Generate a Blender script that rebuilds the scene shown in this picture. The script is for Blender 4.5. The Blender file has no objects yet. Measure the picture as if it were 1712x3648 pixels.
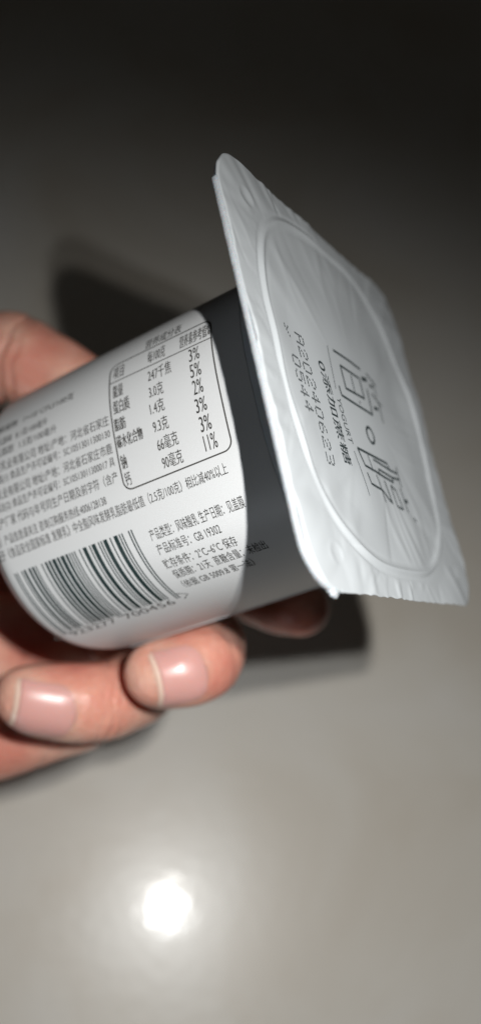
import bpy, bmesh, math, random
import numpy as np
from mathutils import Vector, Matrix
random.seed(7); rng = np.random.default_rng(11)
S = bpy.context.scene
COL = S.collection

# ------------------------------------------------------------------ camera
cam = bpy.data.cameras.new('camera'); camo = bpy.data.objects.new('camera', cam); COL.objects.link(camo); S.camera = camo
cam.sensor_fit = 'VERTICAL'; cam.sensor_height = 24.0; cam.lens = 24.0*3200/3648
cam.clip_start = 0.01; cam.clip_end = 20
camo.matrix_world = Matrix(((0.992642, -0.051337, -0.109664, 0), (0.0, 0.905676, -0.42397, 0),
                            (0.121086, 0.42085, 0.899012, 0.38), (0, 0, 0, 1)))
cam.dof.use_dof = True; cam.dof.focus_distance = 0.141; cam.dof.aperture_fstop = 5.3
S.render.resolution_x = 480; S.render.resolution_y = 1024

# ------------------------------------------------------------------ dim room + the phone's two flash LEDs
W = bpy.data.worlds.new('World'); S.world = W; W.use_nodes = True
bg = W.node_tree.nodes['Background']; bg.inputs[0].default_value = (1.0, 0.88, 0.68, 1); bg.inputs[1].default_value = 0.0058
S.view_settings.view_transform = 'Standard'; S.view_settings.look = 'None'; S.view_settings.exposure = 0; S.view_settings.gamma = 1
for i, loc in enumerate(((0.03451, 0.01458, 0.39442), (0.03415, 0.02092, 0.39737))):
    l = bpy.data.lights.new('flash_led', 'SPOT'); l.energy = 1.28; l.shadow_soft_size = 0.0013
    l.color = (0.95, 0.98, 1.0) if i == 0 else (1.0, 0.97, 0.92)
    l.spot_size = math.radians(123); l.spot_blend = 1.0
    lo = bpy.data.objects.new('flash_led', l); COL.objects.link(lo); lo.location = loc
    lo.rotation_euler = (Vector((0.0, -0.05, 0.018)) - Vector(loc)).to_track_quat('-Z', 'Y').to_euler()

l = bpy.data.lights.new('fill_light', 'AREA'); l.energy = 3.6; l.size = .5; l.color = (.86, .93, 1.0)   # added fill, not a known lamp: lifts the lid's shadow on the cup
lo = bpy.data.objects.new('fill_light', l); COL.objects.link(lo); lo.location = (-1.05, -1.15, .16)
lo.rotation_euler = (Vector((.02, .08, .24))-Vector(lo.location)).to_track_quat('-Z', 'Y').to_euler()

# ------------------------------------------------------------------ materials
def mat(name, base, rough=0.5, spec=0.5, **kw):
    m = bpy.data.materials.new(name); m.use_nodes = True
    b = m.node_tree.nodes['Principled BSDF']
    b.inputs['Base Color'].default_value = (*base, 1); b.inputs['Roughness'].default_value = rough
    b.inputs['Specular IOR Level'].default_value = spec
    for k, v in kw.items(): b.inputs[k.replace('_', ' ')].default_value = v
    return m
def nd(m, t): return m.node_tree.nodes.new(t)
def lk(m, a, b): m.node_tree.links.new(a, b)
def noise_bump(m, scale, strength, dist, detail=4, coord='Object', rough=0.6):
    b = m.node_tree.nodes['Principled BSDF']; tc = nd(m, 'ShaderNodeTexCoord'); n = nd(m, 'ShaderNodeTexNoise')
    n.inputs['Scale'].default_value = scale; n.inputs['Detail'].default_value = detail; n.inputs['Roughness'].default_value = rough
    bp = nd(m, 'ShaderNodeBump'); bp.inputs['Strength'].default_value = strength; bp.inputs['Distance'].default_value = dist
    lk(m, tc.outputs[coord], n.inputs['Vector']); lk(m, n.outputs['Fac'], bp.inputs['Height']); lk(m, bp.outputs['Normal'], b.inputs['Normal'])
    return tc, n, bp
def colour_ramp(m, fac, stops):
    r = nd(m, 'ShaderNodeValToRGB'); e = r.color_ramp.elements
    e[0].position, e[0].color = stops[0][0], (*stops[0][1], 1); e[1].position, e[1].color = stops[-1][0], (*stops[-1][1], 1)
    for p, c in stops[1:-1]: x = e.new(p); x.color = (*c, 1)
    lk(m, fac, r.inputs[0]); return r

M_floor = mat('floor_tile', (.7, .68, .63), 0.2, 0.5)
def build_floor_mat(m):
    b = m.node_tree.nodes['Principled BSDF']; tc = nd(m, 'ShaderNodeTexCoord')
    n = nd(m, 'ShaderNodeTexNoise'); n.inputs['Scale'].default_value = 9; n.inputs['Detail'].default_value = 7; n.inputs['Roughness'].default_value = .55; n.inputs['Distortion'].default_value = .6
    lk(m, tc.outputs['Object'], n.inputs['Vector'])
    r = colour_ramp(m, n.outputs['Fac'], [(.28, (.70, .63, .53)), (.5, (.80, .755, .675)), (.72, (.85, .82, .765))])
    lk(m, r.outputs[0], b.inputs['Base Color'])
    v = nd(m, 'ShaderNodeTexNoise'); v.inputs['Scale'].default_value = 220; v.inputs['Detail'].default_value = 3
    lk(m, tc.outputs['Object'], v.inputs['Vector'])
    bp = nd(m, 'ShaderNodeBump'); bp.inputs['Strength'].default_value = .24; bp.inputs['Distance'].default_value = .0003
    lk(m, v.outputs['Fac'], bp.inputs['Height']); lk(m, bp.outputs['Normal'], b.inputs['Normal'])
    b.inputs['Roughness'].default_value = .33
    b.inputs['Coat Weight'].default_value = .17; b.inputs['Coat Roughness'].default_value = .11
    lk(m, bp.outputs['Normal'], b.inputs['Coat Normal'])
build_floor_mat(M_floor)

M_plastic = mat('white_plastic', (.46, .485, .51), .38, .45, Subsurface_Weight=.15, Subsurface_Scale=.002); noise_bump(M_plastic, 500, .12, .0002)
M_sleeve = mat('label_film', (.50, .505, .507), .42, .4); noise_bump(M_sleeve, 900, .12, .0001)
M_foil = mat('lid_film', (.42, .44, .452), .36, .5); noise_bump(M_foil, 700, .12, .0001)
M_rough = mat('snapped_plastic', (.38, .40, .42), .45, .4, Subsurface_Weight=.2, Subsurface_Scale=.002); noise_bump(M_rough, 1300, .5, .0003)
M_ink = mat('grey_ink', (.055, .053, .05), .5, .3)
M_bar = mat('dark_green_ink', (.012, .026, .026), .45, .3)
M_logo = mat('charcoal_ink', (.035, .045, .047), .45, .4)
M_dot = mat('inkjet_ink', (.035, .042, .045), .5, .3)

def skin_mat():
    m = mat('skin', (.52, .26, .20), .40, .45, Subsurface_Weight=.6, Subsurface_Scale=.005)
    b = m.node_tree.nodes['Principled BSDF']; b.inputs['Subsurface Radius'].default_value = (1.0, .35, .2)
    tc, n, bp = noise_bump(m, 190, .45, .0010, 5)
    v = nd(m, 'ShaderNodeTexVoronoi'); v.feature = 'DISTANCE_TO_EDGE'; v.inputs['Scale'].default_value = 480
    lk(m, tc.outputs['Object'], v.inputs['Vector'])
    b2 = nd(m, 'ShaderNodeBump'); b2.inputs['Strength'].default_value = .5; b2.inputs['Distance'].default_value = .0004
    lk(m, v.outputs['Distance'], b2.inputs['Height']); lk(m, bp.outputs['Normal'], b2.inputs['Normal']); lk(m, b2.outputs['Normal'], b.inputs['Normal'])
    c = nd(m, 'ShaderNodeTexNoise'); c.inputs['Scale'].default_value = 70; c.inputs['Detail'].default_value = 4
    lk(m, tc.outputs['Object'], c.inputs['Vector'])
    r = colour_ramp(m, c.outputs['Fac'], [(.32, (.50, .175, .13)), (.5, (.55, .255, .19)), (.68, (.60, .35, .27))])
    lk(m, r.outputs[0], b.inputs['Base Color'])
    return m
M_skin = skin_mat()
M_nail = mat('nail', (.51, .265, .235), .34, .5, Subsurface_Weight=.3, Subsurface_Scale=.002)
M_nailtip = mat('nail_free_edge', (.56, .40, .32), .3, .5)

# ------------------------------------------------------------------ mesh helpers
def mesh_obj(name, V, F, m, parent=None, smooth=True):
    me = bpy.data.meshes.new(name); me.from_pydata([tuple(v) for v in V], [], [tuple(f) for f in F])
    me.materials.append(m); me.validate(); me.update()
    if smooth: me.polygons.foreach_set('use_smooth', [True]*len(me.polygons))
    o = bpy.data.objects.new(name, me); COL.objects.link(o)
    if parent: o.parent = parent
    return o
def grid_faces(nr, nc, wrap=True, off=0):
    F = []
    for i in range(nr-1):
        for j in range(nc if wrap else nc-1):
            a = off+i*nc+j; b = off+i*nc+(j+1) % nc
            F.append((a, b, b+nc, a+nc))
    return F

# ------------------------------------------------------------------ the setting
FLOOR_Z = 0.018
V = [(x, y, FLOOR_Z) for y in (-3, 4) for x in (-4, 4)]
fl = mesh_obj('floor', V, [(0, 1, 3, 2)], M_floor, smooth=False)
fl['kind'] = 'structure'; fl['label'] = 'glossy pale grey stone tile floor far below the hand'

# ------------------------------------------------------------------ the cup (local frame: origin at base centre, +Z out through the lid; mm inside helpers)
H = 69.5
CX, CY = -0.97, -1.71              # lid centre relative to the cup axis
cup = bpy.data.objects.new('yogurt_cup', None); COL.objects.link(cup)
cup['label'] = 'white yogurt cup tipped sideways in the hand with square foil lid and printed label'
cup['category'] = 'yogurt cup'
cup.matrix_world = Matrix(((0.224183, 0.601134, 0.767059, -0.015046), (-0.964496, 0.249607, 0.086273, 0.077649),
                           (-0.139602, -0.759167, 0.635749, 0.203356), (0, 0, 0, 1)))
TH = np.linspace(-2*np.pi, 2*np.pi, 4001)
def secr(a, b, n, th):
    cs, sn = np.abs(np.cos(th)), np.abs(np.sin(th)); return ((cs/a)**n+(sn/b)**n)**(-1/n)
rm = secr(26.7, 26.5, 2.6, TH); AL = np.r_[0, np.cumsum(np.hypot(np.diff(rm*np.cos(TH)), np.diff(rm*np.sin(TH))))]
AL -= np.interp(0, TH, AL)
def body_r(th, s):
    k = np.clip(s/H, 0, 1); return secr(26.2+1.2*k, 25.5+1.9*k, 3-.8*k, th)
def on_body(a, s, off=0.0):
    """a: millimetres round the cup, s: millimetres below the lid plane -> metres, local"""
    a = np.asarray(a, float); s = np.asarray(s, float)+0*a
    th = np.interp(a, AL, TH); r = body_r(th, s)+off
    return np.stack([r*np.cos(th), r*np.sin(th), H-s], -1)/1000
NT = 288
th = np.linspace(0, 2*np.pi, NT, endpoint=False)
def loft(prof):
    """prof: list of (s, radial offset or scale tuple)"""
    rows = []
    for s, off in prof:
        r = body_r(th, s)+off; rows.append(np.c_[r*np.cos(th), r*np.sin(th), 0*th+H-s]/1000)
    return np.concatenate(rows)
# wall
prof = [(1.2, 2.0), (1.6, 1.0), (2.2, .5), (3.2, .25), (4.5, .15), (8.4, .10), (9, 0)] + [(s, 0) for s in np.linspace(10, 63.5, 40)]
for k in range(1, 9):
    q = k/8*math.pi/2; prof.append((63.5+6*math.sin(q), -6*(1-math.cos(q))))
prof += [(69.5, -8), (68.9, -9.5), (68.5, -12), (68.5, -20)]
Vv = loft(prof); Ff = grid_faces(len(prof), NT); Ff.append(tuple(range(len(Vv)-NT, len(Vv)))[::-1])
mesh_obj('cup_wall', Vv, Ff, M_plastic, cup)
# label sleeve
prof = [(8.15, .08), (8.2, .14), (8.35, .16)] + [(s, .16) for s in np.linspace(9, 66, 60)]
prof = [(s, o if s < 63.5 else o-6*(1-math.sqrt(max(0, 1-((s-63.5)/6)**2)))) for s, o in prof] + [(66.2, -.9)]
mesh_obj('label_sleeve', loft(prof), grid_faces(len(prof), NT), M_sleeve, cup)
# overlapping seam of the sleeve
ss = np.linspace(8.3, 65, 70); av = [5.9, 6.0, 6.5, 7.0, 7.1]; ov = [.14, .36, .42, .40, .14]
Vv = np.concatenate([on_body(np.full_like(ss, a), ss, o-np.where(ss > 63.5, .25, 0)) for a, o in zip(av, ov)])
mesh_obj('label_seam', Vv, grid_faces(5, len(ss), False), M_sleeve, cup)

# flange and lid ------------------------------------------------------------
HX0, HX1, HY0, HY1, RC = -34.9, 35.8, -36.9, 37.1, 8.0
def rbox(th_, inset=0.0):
    """distance from the lid centre to the rounded rectangular outline"""
    lo = np.zeros_like(th_); hi = np.full_like(th_, 60.0)
    mx, my = (HX0+HX1)/2, (HY0+HY1)/2; hx, hy = (HX1-HX0)/2-inset, (HY1-HY0)/2-inset
    for _ in range(40):
        mid = (lo+hi)/2; x = np.abs(mid*np.cos(th_)-mx)-hx+RC; y = np.abs(mid*np.sin(th_)-my)-hy+RC
        d = np.hypot(np.maximum(x, 0), np.maximum(y, 0))+np.minimum(np.maximum(x, y), 0)-RC
        hi = np.where(d > 0, mid, hi); lo = np.where(d > 0, lo, mid)
    return (lo+hi)/2
def per_noise(th_, n, amp, seed, lo=3):
    r = np.random.default_rng(seed); out = 0*th_
    for k in range(n):
        out = out+np.sin(r.integers(lo, lo+n)*th_+r.uniform(0, 6.28))*r.uniform(.4, 1)
    return amp*out/math.sqrt(n)
NA = 1080
tl = np.linspace(0, 2*np.pi, NA, endpoint=False)
def lidpts(r, z, t_=None):
    t_ = tl if t_ is None else t_
    return np.c_[r*np.cos(t_)+CX, r*np.sin(t_)+CY, 0*t_+H+z]/1000
R0 = rbox(tl)
X0, Y0 = R0*np.cos(tl), R0*np.sin(tl)
snap = ((Y0 < -33) & (X0 > -28.3)) | ((X0 > 28) & (Y0 < -28))          # the snapped edge stands proud, the free corner is trimmed back
inset = np.where(snap, 0, .7)
edge = R0-inset+per_noise(tl, 60, .05, 3, 20)
inner = secr(28.6, 28.0, 2.9, tl)
rows = [lidpts(inner, -1.0), lidpts(edge-.15, -1.05+0*tl), lidpts(edge, -.98+per_noise(tl, 40, .03, 9, 30)), lidpts(edge+per_noise(tl, 80, .04, 5, 60), -.6), lidpts(edge, -.22), lidpts(edge-.2, -.12), lidpts(edge-2, -.12), lidpts(secr(30.6, 30.0, 2.9, tl), -.12), lidpts(secr(30.0, 29.4, 2.9, tl), -.9), lidpts(inner, -.95)]
rows.append(rows[0])
Vv = np.concatenate(rows); mesh_obj('flange', Vv, grid_faces(len(rows), NA), M_rough, cup)
# torn nub where the next cup was snapped off
bm = bmesh.new(); bmesh.ops.create_icosphere(bm, subdivisions=3, radius=1)
for v in bm.verts:
    n = 1+.25*math.sin(7*v.co.x+2)*math.sin(6*v.co.y)+.15*math.sin(11*v.co.z)
    v.co = Vector(((35.6+v.co.x*.9*n+CX)/1000, (-29.9+v.co.y*1.1*n+CY)/1000, (H-.55+v.co.z*.6*n)/1000))
me = bpy.data.meshes.new('snapped_nub'); bm.to_mesh(me); bm.free(); me.materials.append(M_rough)
me.polygons.foreach_set('use_smooth', [True]*len(me.polygons))
o = bpy.data.objects.new('snapped_nub', me); COL.objects.link(o); o.parent = cup

# relief of the lid film
folds_in = [(rng.uniform(0, 2*np.pi), rng.uniform(.25, .75), rng.uniform(.03, .09), rng.choice([-1, 1, 1])*rng.uniform(.07, .25), rng.normal(0, .35)) for _ in range(46)]
folds_out = [(rng.uniform(0, 2*np.pi), rng.uniform(.018, .05), rng.choice([-1, 1])*rng.uniform(.03, .10), rng.normal(0, .25)) for _ in range(120)]
waves = [(rng.normal(0, .10, 2), rng.uniform(0, 6.28), rng.uniform(.03, .08)) for _ in range(14)]
def relief(X, Y):
    m = ((np.abs(X)/31.7)**2.9+(np.abs(Y)/31.1)**2.9)**(1/2.9)
    t = np.arctan2(Y, X); h = 0.14+.36*np.exp(-((m-.972)/.017)**2)-.14*np.exp(-((m-1.008)/.012)**2)-.05*np.exp(-((m-.93)/.015)**2)
    ins = 1/(1+np.exp((m-.93)/.012)); outs = 1/(1+np.exp(-(m-1.03)/.012))
    h = h-.22*ins*np.clip((1-m)*4, 0, 1)
    for a, m0, w, amp, dr in folds_in:
        d = np.angle(np.exp(1j*(t-a-dr*(1-m)))); r = np.clip((m-m0)/(.95-m0), 0, 1)
        h = h+ins*amp*np.exp(-(d/w)**2)*r**1.2*(1-.5*r)
    for a, w, amp, dr in folds_out:
        d = np.angle(np.exp(1j*(t-a-dr*(m-1)*2)))
        h = h+outs*amp*np.exp(-(d/w)**2)
    h = h+.05*np.clip((m-1.03)/.08, 0, 1)*(np.sin(38*t+1)+.8*np.sin(53*t+2)+.6*np.sin(81*t))*(.55+.45*np.sin(5*t+2))
    for k, p, a in waves: h = h+a*np.sin(k[0]*X*2+k[1]*Y*2+p)*np.clip(m*1.2, .3, 1)
    for x, y in ((-28.0, -28.6), (30.0, -27.2), (29, 28.5), (-28.5, 29)):
        d = np.hypot((X-x)/1.1, (Y-y)/1.5); h = h-.17*np.exp(-d**2)+.05*np.exp(-((d-1.5)/.4)**2)
    return np.where(m > .95, .02+.5*((h-.02)+np.sqrt((h-.02)**2+.003)), h)
ts = np.r_[np.linspace(.004, .78, 70), np.linspace(.79, .995, 96)]
edge_f = R0-.10-np.where(snap, .25, 0)-np.abs(per_noise(tl, 50, .22, 21, 5))+np.where(~snap & (X0 < -24) & (Y0 < -24), -.1, 0)
rows = []
for t in ts:
    r = edge_f*t; rows.append(lidpts(r, relief(r*np.cos(tl), r*np.sin(tl))))
hz = relief(edge_f*np.cos(tl), edge_f*np.sin(tl))
drop = (.25+.35*np.abs(per_noise(tl, 40, .8, 33, 6)))*np.where((X0 > 33) & (Y0 > -27), .25, 1)
rows.append(lidpts(edge_f+.06, hz-.06)); rows.append(lidpts(edge_f+.16, hz-.06-drop*.5)); rows.append(lidpts(edge_f+.12, hz-.08-drop)); rows.append(lidpts(edge_f-.15, hz-.10-drop))
rows.append(lidpts(edge_f-1.2, -.06))
Vv = np.concatenate(rows); Ff = grid_faces(len(rows), NA)
Vv = np.concatenate([Vv, lidpts(np.zeros(1), relief(np.zeros(1), np.zeros(1)), np.zeros(1))])
ci = len(Vv)-1; Ff += [(ci, j, (j+1) % NA) for j in range(NA)][::1]
lid = mesh_obj('foil_lid', Vv, Ff, M_foil, cup)

# ------------------------------------------------------------------ print
from mathutils.geometry import tessellate_polygon
def text_mesh(body, weight=0.0, res=3):
    """glyph outlines filled contour by contour (each outer contour with its own holes), so that overlapping strokes stay solid"""
    cu = bpy.data.curves.new('t', 'FONT'); cu.body = body; cu.size = 1; cu.resolution_u = res; cu.fill_mode = 'BOTH'
    o = bpy.data.objects.new('t', cu); COL.objects.link(o)
    dg = bpy.context.evaluated_depsgraph_get(); c2 = o.evaluated_get(dg).to_curve(dg)
    cons = []
    for sp in c2.splines:
        bp = sp.bezier_points; n = len(bp); pts = []
        for i in range(n):
            p, q = bp[i], bp[(i+1) % n]; a, b, c, d = p.co, p.handle_right, q.handle_left, q.co
            if (b-a).length < 1e-6 and (c-d).length < 1e-6 or (b-a).cross(d-a).length < 1e-6 and (c-a).cross(d-a).length < 1e-6: k = 1
            else: k = res
            for j in range(k):
                t = j/k; pts.append(((1-t)**3*a+3*t*(1-t)**2*b+3*t*t*(1-t)*c+t**3*d)[:2])
        P = np.array(pts); keep = np.linalg.norm(P-np.roll(P, 1, 0), axis=1) > 1e-5; P = P[keep]
        if len(P) > 2: cons.append(P)
    o.evaluated_get(dg).to_curve_clear(); bpy.data.objects.remove(o); bpy.data.curves.remove(cu)
    area = lambda P: .5*float(np.sum(P[:, 0]*np.roll(P[:, 1], -1)-P[:, 1]*np.roll(P[:, 0], -1)))
    ar = [area(P) for P in cons]; sg = 1 if sum(ar) > 0 else -1
    def inside(pt, P):
        x, y = pt; X, Y = P[:, 0], P[:, 1]; X2, Y2 = np.roll(X, -1), np.roll(Y, -1)
        with np.errstate(divide='ignore', invalid='ignore'):
            return bool(np.sum(((Y > y) != (Y2 > y)) & (x < (X2-X)*(y-Y)/(Y2-Y)+X)) % 2)
    outer = [i for i in range(len(cons)) if ar[i]*sg > 0]; holes = {i: [] for i in outer}
    for i in range(len(cons)):
        if ar[i]*sg < 0:
            cand = [j for j in outer if abs(ar[j]) > abs(ar[i]) and inside(cons[i][0], cons[j])]
            if cand: holes[min(cand, key=lambda j: abs(ar[j]))].append(i)
    V = []; F = []
    for j in outer:
        loops = [cons[j]]+[cons[k] for k in holes[j]]; n0 = len(V)
        allp = [tuple(p) for L in loops for p in L]; V += allp
        for tri in tessellate_polygon([[Vector((p[0], p[1], 0)) for p in L] for L in loops]): F.append(tuple(n0+t for t in tri))
    if weight:
        n = len(V); V = [(x-weight, y) for x, y in V]+[(x+weight, y) for x, y in V]; F = F+[tuple(n+t for t in f) for f in F]
    P = np.array(V); P -= P.min(0); P[:, 0] /= P[:, 0].max(); P[:, 1] /= max(P[:, 1].max(), 1e-6)
    return P, F
def cup_text(name, body, a, s0, s1, h, m, weight=0.012, parent=cup):
    P, F = text_mesh(body, weight)
    s = s0+(s1-s0)*P[:, 0]; aa = a-h*P[:, 1]
    return mesh_obj(name, on_body(aa, s, .205), F, m, parent, smooth=False)
def strip(pts, w, closed=False):
    """flat ribbon along a polyline (a, s) in mm -> verts (a, s), faces"""
    P = np.array(pts, float); n = len(P); V = []; F = []
    for i in range(n):
        if closed: d = P[(i+1) % n]-P[i-1]
        else: d = P[min(i+1, n-1)]-P[max(i-1, 0)]
        d /= np.linalg.norm(d); nn = np.array([-d[1], d[0]]); V += [P[i]+nn*w/2, P[i]-nn*w/2]
    for i in range(n if closed else n-1):
        j = (i+1) % n; F.append((2*i, 2*i+1, 2*j+1, 2*j))
    return np.array(V), F
def resample(pts, step=.5, closed=False):
    out = []; P = list(pts)+([pts[0]] if closed else [])
    for p, q in zip(P[:-1], P[1:]):
        n = max(1, int(math.hypot(q[0]-p[0], q[1]-p[1])/step)); out += [(p[0]+(q[0]-p[0])*k/n, p[1]+(q[1]-p[1])*k/n) for k in range(n)]
    if not closed: out.append(P[-1])
    return out
A0, A1, S0, S1, rc = -60.35, -36.3, 13.8, 35.05, 1.6
fr = []
for cx_, cy_, q0 in ((A1-rc, S1-rc, 0), (A0+rc, S1-rc, 1), (A0+rc, S0+rc, 2), (A1-rc, S0+rc, 3)):
    for k in range(7): q = (q0+k/6)*math.pi/2; fr.append((cx_+rc*math.cos(q), cy_+rc*math.sin(q)))
v, f = strip(resample(fr, .5, True), .26, True)
table = mesh_obj('nutrition_table', on_body(v[:, 0], v[:, 1], .205), f, M_ink, cup, False)
v, f = strip(resample([(-56.3, S1), (-56.3, S0)]), .2)
mesh_obj('header_rule', on_body(v[:, 0], v[:, 1], .206), f, M_ink, table, False)
rowsT = [('营养成分表', -60.75, 27.7, 20.0, 2.45, .01),
 ('项目', -56.9, 34.3, 32.0, 2.7, .01), ('每100克', -56.9, 26.8, 23.1, 2.7, .01), ('营养素参考值%', -56.9, 20.1, 14.0, 2.7, .02),
 ('能量', -53.0, 34.3, 32.1, 2.5, .03), ('247千焦', -53.1, 26.8, 22.0, 2.5, .01), ('3%', -53.4, 18.4, 16.3, 2.45, .01),
 ('蛋白质', -49.85, 34.5, 31.0, 2.6, .03), ('3.0克', -50.0, 26.9, 24.0, 2.4, .01), ('5%', -50.4, 18.5, 16.4, 2.5, .01),
 ('脂肪', -46.8, 34.7, 32.3, 2.3, .03), ('1.4克', -47.0, 27.2, 24.3, 2.4, .01), ('2%', -47.3, 18.5, 16.6, 2.6, .01),
 ('碳水化合物', -43.7, 34.8, 29.4, 2.3, .03), ('9.3克', -43.7, 27.2, 24.2, 2.45, .01), ('3%', -44.1, 18.7, 16.6, 2.5, .01),
 ('钠', -39.95, 34.7, 33.5, 2.5, .03), ('66毫克', -40.4, 27.1, 23.0, 2.5, .01), ('3%', -40.7, 18.6, 16.5, 2.7, .01),
 ('钙', -37.0, 34.6, 33.4, 2.35, .01), ('90毫克', -37.2, 26.9, 22.9, 2.45, .01), ('11%', -37.4, 18.6, 16.2, 2.7, .01)]
for k, (b, a, s0, s1, h, w) in enumerate(rowsT):
    cup_text('table_heading' if k == 0 else 'table_entry', b, a, s0, s1, h, M_ink, w, table)
lines = [('乳酸菌数≥1×10⁶CFU/100克', -57.0, 64, 43.4, 1.7), ('非脂乳固体≥8.1克/100毫升', -53.9, 64.5, 49.4, 1.7), ('乳脂肪≤1.5克/100毫升', -51.5, 62, 47.2, 1.7),
 ('石家庄乳业有限公司 地址/产地：河北省石家庄', -48.5, 65, 35.7, 1.95), ('市石铜路(1) 食品生产许可证编号：SC10513011300130', -46.0, 65.5, 35.8, 1.95),
 ('河北乳业有限公司 地址/产地：河北省石家庄市鹿', -43.4, 65, 35.9, 1.95), ('泉区铜冶(2) 食品生产许可证编号：SC10513011300017 具', -40.9, 65.5, 35.9, 1.95),
 ('体生产厂家 代码与年号同生产日期及前字符（含产', -38.3, 65.5, 35.9, 1.95), ('地）产品信息请关注 咨询订购服务热线:4006128138', -35.3, 65, 39.3, 1.85),
 ('低于《食品安全国家标准 发酵乳》中全脂风味发酵乳脂肪最低值（2.5克/100克）相比减40%以上', -32.75, 65.8, 15.8, 2.0),
 ('产品类型：风味酸乳 生产日期：见盖膜', -26.9, 33.5, 15.0, 2.05), ('产品标准号：GB 19302', -24.2, 33.5, 20.9, 2.0),
 ('贮存条件：2°C~6°C 保存', -21.3, 33.9, 19.4, 2.0), ('保质期：21天  蔗糖含量：未检出', -18.8, 33.6, 15.3, 2.05), ('（依据 GB 5009.8 第一法）', -16.1, 33.6, 19.4, 2.05)]
for b, a, s0, s1, h in lines: cup_text('printed_line', b, a, s0, s1, h, M_ink, .0035 if len(b) < 40 else .0015)
# EAN-13 barcode 6 923277 700456
Lc = ['0001101', '0011001', '0010011', '0111101', '0100011', '0110001', '0101111', '0111011', '0110111', '0001011']
par = {'6': 'LGGGLL'}
def ean(num):
    s = '101'
    for d, p in zip(num[1:7], par[num[0]]):
        l = Lc[int(d)]; s += l if p == 'L' else ''.join('1' if c == '0' else '0' for c in l)[::-1]
    s += '01010'
    for d in num[7:]: s += ''.join('1' if c == '0' else '0' for c in Lc[int(d)])
    return s+'101'
bits = ean('6923277700456'); sL, sR = 63.4, 36.3; mod = (sL-sR)/95
V = []; F = []; i = 0
while i < 95:
    if bits[i] == '1':
        j = i
        while j < 95 and bits[j] == '1': j += 1
        tall = i < 3 or 44 < i < 50 or i > 91
        aa = np.linspace(-30.0, -13.9 if tall else -14.7, 33); n0 = sum(len(x) for x in V)
        V.append(on_body(aa, np.full(33, sL-i*mod), .205)); V.append(on_body(aa, np.full(33, sL-(j-.12)*mod), .205))
        F += [(n0+k, n0+33+k, n0+34+k, n0+k+1) for k in range(32)]
        i = j
    else: i += 1
bc = mesh_obj('barcode', np.concatenate(V), F, M_bar, cup, False)
for b, s0, s1 in (('6', 66.4, 65.0), ('923277', 62.3, 51.4), ('700456', 49.4, 38.2)):
    P, Fq = text_mesh(b, .0); P = P; mesh_obj('barcode_digits', on_body(-12.6-1.75*P[:, 1], s0+(s1-s0)*P[:, 0], .205), Fq, M_ink, bc, False)
v, f = strip([(-15.3, 36.0), (-14.6, 34.5), (-13.2, 34.4)], .22); v, f = strip([(-15.4, 36.2), (-14.4, 34.5), (-13.3, 36.0)], .22)
mesh_obj('barcode_end_mark', on_body(v[:, 0], v[:, 1], .205), f, M_ink, bc, False)

# lid print: strokes follow the relief of the film
def on_lid(XY, off=.035):
    X, Y = XY[:, 0], XY[:, 1]; return np.c_[X+CX, Y+CY, H+relief(X, Y)+off]/1000
def strokes(name, polys, m, parent=lid):
    VV = []; FF = []; n = 0
    for pts, w, closed in polys:
        v, f = strip(resample(pts, .35, closed), w*1.22, closed); VV.append(v); FF += [tuple(n+i for i in q) for q in f]; n += len(v)
    return mesh_obj(name, on_lid(np.concatenate(VV)), FF, m, parent, False)
J = [([(-8.32, -6.47), (-8.25, 0), (-7.93, 5.07)], .42, 0), ([(-5.9, 4.4), (-6.4, 7.2)], .7, 0),
     ([(-5.85, -4.9), (-5.55, 3.16), (-1.5, 2.9), (-1.45, -5.1)], .42, 1), ([(-5.14, -.9), (-1.6, -1.2)], .3, 0),
     ([(-1.1, -8.2), (.6, -8.05), (1.2, 5.0), (-4.13, 5.86)], .42, 0), ([(-7.94, 7.81), (-6.4, 11.66)], .34, 0),
     ([(-7.2, 10.6), (-3.71, 10.5)], .3, 0), ([(-5.6, 8.0), (-5.5, 9.6)], .55, 0), ([(-3.77, 7.83), (-2.29, 12.13)], .34, 0),
     ([(-2.9, 10.6), (1.6, 10.2)], .3, 0), ([(-.7, 7.0), (-.95, 9.3)], .55, 0)]
strokes('logo_character', J, M_logo)
cc = [(5.98+1.5*math.cos(q), 1.08+1.5*math.sin(q)) for q in np.linspace(0, 6.283, 24, endpoint=False)]
strokes('logo_dot', [(cc, .48, 1)], M_logo)
K = [([(9.95, -7.0), (10.4, 5.9), (11.4, 6.7)], .42, 0), ([(9.95, -7.0), (12.9, -5.8), (13.8, 7.0), (13.0, 6.9)], .40, 0), ([(10.41, -3.0), (13.1, -2.5)], .26, 0),
     ([(10.85, -.8), (11.5, 6.74), (11.45, 11.1)], .36, 0), ([(13.4, .4), (12.4, .67), (12.9, 6.9), (12.6, 11.1)], .36, 0), ([(10.1, 10.8), (14.1, 11.2)], .34, 0),
     ([(14.2, -5.9), (16.1, -5.3), (16.5, 0.0), (18.25, 3.6), (14.23, 2.25)], .38, 0), ([(13.9, -1.7), (18.5, .14)], .28, 0),
     ([(14.7, 5.0), (15.3, 7.3), (18.8, 8.35), (18.4, 5.65)], .34, 1), ([(14.4, 9.9), (19.1, 10.9)], .3, 0), ([(16.8, 10.7), (16.7, 12.2)], .6, 0),
     ([(19.7, 13.3), (20.3, 14.3)], .35, 0)]
strokes('logo_character', K, M_logo)
strokes('logo_rule', [([(-8.5, -8.7), (0, -10.1)], .16, 0)], M_logo); strokes('logo_rule', [([(10.9, -9.0), (18.6, -7.8)], .16, 0)], M_logo)
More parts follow.
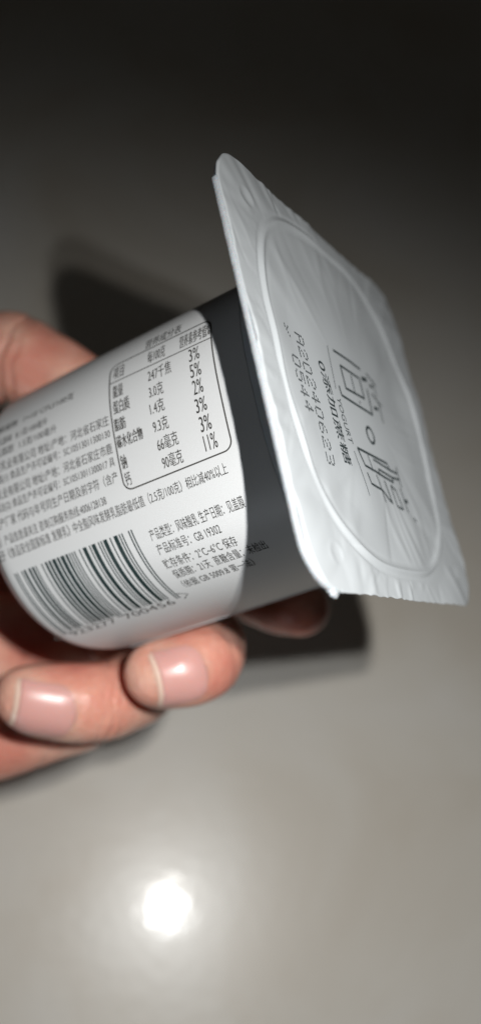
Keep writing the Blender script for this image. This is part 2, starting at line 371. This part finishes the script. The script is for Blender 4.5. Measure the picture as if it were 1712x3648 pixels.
def lid_text(name, body, x0, x1, y0, y1, hgt, m, w=0.0):
    P, F = text_mesh(body, w); X = x0+(x1-x0)*P[:, 0]; Y = y0+(y1-y0)*P[:, 0]+hgt*P[:, 1]
    return mesh_obj(name, on_lid(np.c_[X, Y], .05), F, m, lid, False)
lid_text('printed_word', 'YOGURT', 1.6, 9.6, -10.9, -10.1, 1.7, M_logo, .0)
lid_text('printed_slogan', '0添加蔗糖', -4.1, 14.1, -15.1, -14.4, 2.9, M_logo, .009)
FONT = {'A': '0111010001100011111110001100011000 1', '0': '01110100011000110001100011000101110', '2': '01110100010000100110010001000011111',
        '4': '00010001100101010010111110001000010', '6': '00110010001000011110100011000101110', '3': '11110000010000101110000010000111110',
        '5': '11111100001111000001000011000101110', 'y': '00000000000000010001010100010011000'}
FONT['A'] = '01110100011000111111100011000110001'
def dots(name, txt, x0, y0, y1slope=0.0):
    VV = []; FF = []; n = 0
    for k, ch in enumerate(txt):
        if ch == ' ': continue
        for r in range(7):
            for c in range(5):
                if FONT[ch][r*5+c] == '1':
                    X = x0+k*2.56+c*.40; Y = y0+(6-r)*.44+y1slope*k
                    for q in range(8): VV.append((X+.22*math.cos(q*math.pi/4)+.03*math.sin(9*X), Y+.17*math.sin(q*math.pi/4)))
                    FF.append(tuple(range(n, n+8))); n += 8
    return mesh_obj(name, on_lid(np.array(VV), .05), FF, M_dot, lid, False)
dots('date_code', 'A20240623', -6.9, -21.3); dots('time_code', 'y 0544', -7.0, -25.2)

# ------------------------------------------------------------------ the hand: one continuous skin grown over overlapping spheres (metres, world)
CH = {
'middle': [(0.0050,0.0473,0.2010,0.0070), (0.0072,0.0476,0.2007,0.0075), (0.0106,0.0485,0.2004,0.0078), (0.0148,0.0513,0.1980,0.0079), (0.0160,0.0567,0.1909,0.0079), (0.0138,0.0680,0.1780,0.0083), (0.0093,0.0832,0.1630,0.0092), (-0.0072,0.0931,0.1505,0.0100), (-0.0305,0.0935,0.1423,0.0130), (-0.0571,0.0855,0.1434,0.0180)],
'ring': [(-0.0211,0.0434,0.1949,0.0064), (-0.0190,0.0432,0.1940,0.0073), (-0.0142,0.0432,0.1923,0.0080), (-0.0075,0.0439,0.1895,0.0085), (-0.0012,0.0475,0.1831,0.0086), (0.0031,0.0553,0.1707,0.0088), (-0.0036,0.0704,0.1547,0.0094), (-0.0180,0.0833,0.1446,0.0105), (-0.0379,0.0879,0.1387,0.0130), (-0.0571,0.0800,0.1434,0.0180)],
'little': [(-0.0110,0.0438,0.1735,0.0074), (-0.0185,0.0423,0.1708,0.0082), (-0.0293,0.0396,0.1671,0.0087), (-0.0429,0.0393,0.1597,0.0095), (-0.0571,0.0523,0.1475,0.0120), (-0.0700,0.0750,0.1440,0.0180)],
'index': [(0.0373,0.0678,0.1863,0.0069), (0.0324,0.0715,0.1819,0.0080), (0.0255,0.0793,0.1736,0.0085), (0.0110,0.0946,0.1646,0.0090), (-0.0078,0.1042,0.1501,0.0105), (-0.0315,0.1026,0.1409,0.0130), (-0.0571,0.0955,0.1434,0.0180)],
'thumb': [(-0.0160,0.1104,0.2076,0.0080), (-0.0237,0.1145,0.2064,0.0094), (-0.0304,0.1182,0.2051,0.0103), (-0.0394,0.1196,0.2002,0.0110), (-0.0516,0.1190,0.1850,0.0130), (-0.0660,0.1120,0.1650,0.0170), (-0.0760,0.0950,0.1500,0.0200)],
'heel': [(-0.0163,0.0701,0.1441,0.0110), (-0.0251,0.0654,0.1564,0.0130), (-0.0360,0.0613,0.1642,0.0140), (-0.0485,0.0622,0.1643,0.0170), (-0.0650,0.0680,0.1600,0.0200)],
'palm': [(-0.0471,0.0970,0.1330,0.0150), (-0.0600,0.0880,0.1390,0.0200), (-0.0760,0.0820,0.1440,0.0240), (-0.0950,0.0780,0.1448,0.0260), (-0.1279,0.0713,0.1391,0.0260), (-0.17,0.064,0.135,0.027)]}
def spline(P, step=.0011):
    P = np.array(P); out = []
    E = np.vstack([2*P[0]-P[1], P, 2*P[-1]-P[-2]])
    for i in range(1, len(E)-2):
        p0, p1, p2, p3 = E[i-1:i+3]; n = max(2, int(np.linalg.norm((p2-p1)[:3])/step))
        for k in range(n):
            t = k/n; out.append(.5*((2*p1)+(-p0+p2)*t+(2*p0-5*p1+4*p2-p3)*t*t+(-p0+3*p1-3*p2+p3)*t**3))
    out.append(P[-1]); return out
bm = bmesh.new(); bmesh.ops.create_icosphere(bm, subdivisions=3, radius=1)
sv = np.array([v.co[:] for v in bm.verts]); sf = np.array([[v.index for v in f.verts] for f in bm.faces]); bm.free()
VV = []; FF = []; n = 0
for P in CH.values():
    for p in spline(P):
        VV.append(sv*p[3]+p[:3]); FF.append(sf+n); n += len(sv)
VV = np.concatenate(VV); FF = np.concatenate(FF)
me = bpy.data.meshes.new('hand'); me.from_pydata(VV.tolist(), [], FF.tolist()); me.update()
tmp = bpy.data.objects.new('hand', me); COL.objects.link(tmp)
r = tmp.modifiers.new('r', 'REMESH'); r.mode = 'VOXEL'; r.voxel_size = .00062
s = tmp.modifiers.new('s', 'SMOOTH'); s.factor = .5; s.iterations = 20
dg = bpy.context.evaluated_depsgraph_get(); hm = bpy.data.meshes.new_from_object(tmp.evaluated_get(dg))
bpy.data.objects.remove(tmp); hm.name = 'hand'
co = np.zeros(len(hm.vertices)*3); hm.vertices.foreach_get('co', co); co = co.reshape(-1, 3)
no = np.zeros(len(hm.vertices)*3); hm.vertex_normals.foreach_get('vector', no); no = no.reshape(-1, 3)
for c_, a_, rad, off, dep, wd in [((-.0060, .0441, .1890), (-.95, -.12, .3), .013, 0, .00034, .0005), ((-.0060, .0441, .1890), (-.95, -.06, .3), .013, .0017, .00026, .0004), ((-.0060, .0441, .1890), (-.95, -.2, .3), .013, -.0016, .00030, .00045),
                                 ((.0152, .0525, .1965), (-.75, -.45, .45), .012, 0, .0003, .0005), ((-.0290, .1175, .2055), (.9, -.35, .1), .014, 0, .0006, .0007), ((-.0290, .1175, .2055), (.92, -.25, .1), .014, .0025, .0004, .0005),
                                 ((-.0200, .0420, .1706), (-.9, -.1, .3), .013, 0, .0003, .0005)]:
    a_ = np.array(a_)/np.linalg.norm(a_); q = co-np.array(c_); d = q@a_; rr = np.linalg.norm(q-d[:, None]*a_, axis=1)
    d = d-off+.00035*np.sin(q[:, 1]*900+off*3e3)
    co = co-no*(dep*np.exp(-(d/wd)**2)*np.clip((rad-rr)/.003, 0, 1))[:, None]
lum = sum(np.sin(co@rng.normal(0, 330, 3)+rng.uniform(0, 6)) for _ in range(10))/math.sqrt(10)
co = co+no*(lum*.00016)[:, None]
hm.vertices.foreach_set('co', co.ravel()); hm.update(); hm.materials.clear(); hm.materials.append(M_skin)
hm.polygons.foreach_set('use_smooth', [True]*len(hm.polygons))
hand = bpy.data.objects.new('hand', hm); COL.objects.link(hand)
hand['label'] = 'bare hand gripping the yogurt cup from behind with short clean nails'
hand['category'] = 'hand'
from mathutils.bvhtree import BVHTree
SKIN = BVHTree.FromObject(hand, bpy.context.evaluated_depsgraph_get())
def nail(c, axis, hint, width, length):
    """thin curved plate laid on the back of a fingertip; axis points to the tip"""
    c, ax, hn = Vector(c), Vector(axis).normalized(), Vector(hint)
    nrm = (hn-ax*hn.dot(ax)).normalized(); sd = ax.cross(nrm)
    def surf(l, x):
        hit = SKIN.ray_cast(c+ax*l+sd*x+nrm*.03, -nrm); return (hit[0]-c).dot(nrm) if hit[0] else 0
    def plate(name, l0, l1, m, parent, extra, wfun):
        V = []; NU, NV = 19, 41
        for side in (0, 1):
            for i in range(NU):
                l = l0+(l1-l0)*i/(NU-1); hw = wfun(l)
                for j in range(NV):
                    u = (j/(NV-1)*2-1); x = u*hw
                    lift = .00032*(1-.9*abs(x/(width/2))**4)*min(1, .25+(l+length/2)/(length*.35))+extra+.000016*math.sin(x*9500+1)+.00001*math.sin(x*21000)
                    V.append(c+ax*l+sd*x+nrm*(surf(l, x)+lift-side*.0007))
        F = []
        for i in range(NU-1):
            for j in range(NV-1):
                a = i*NV+j; F.append((a, a+1, a+NV+1, a+NV)); b = a+NU*NV; F.append((b, b+NV, b+NV+1, b+1))
        ring = [i*NV for i in range(NU)]+[(NU-1)*NV+j for j in range(1, NV)]+[i*NV+NV-1 for i in range(NU-2, -1, -1)]+[j for j in range(NV-2, 0, -1)]
        for k in range(len(ring)):
            a, b = ring[k], ring[(k+1) % len(ring)]; F.append((a, b, b+NU*NV, a+NU*NV))
        return mesh_obj(name, V, F, m, parent)
    w = lambda l: (width/2)*(.02+.98*math.sqrt(max(0, 1-max(0, (-.12*length-l)/(.381*length))**2.4)))
    nl = plate('nail', -length*.5, length*.5, M_nail, hand, 0, w)
    plate('nail_free_edge', length*.5, length*.5+.0008, M_nailtip, nl, .00005, lambda l: (width/2)*(1-.18*max(0, (l-length*.5)/.0008)**2))
nail((0.0079, 0.0478, 0.2008), (-.919, -.347, .189), (-0.02, -.42, .9), .0112, .0092)
nail((-0.0183, 0.0430, 0.1938), (-.946, -.037, .323), (-.04, -.56, .83), .0112, .0112)
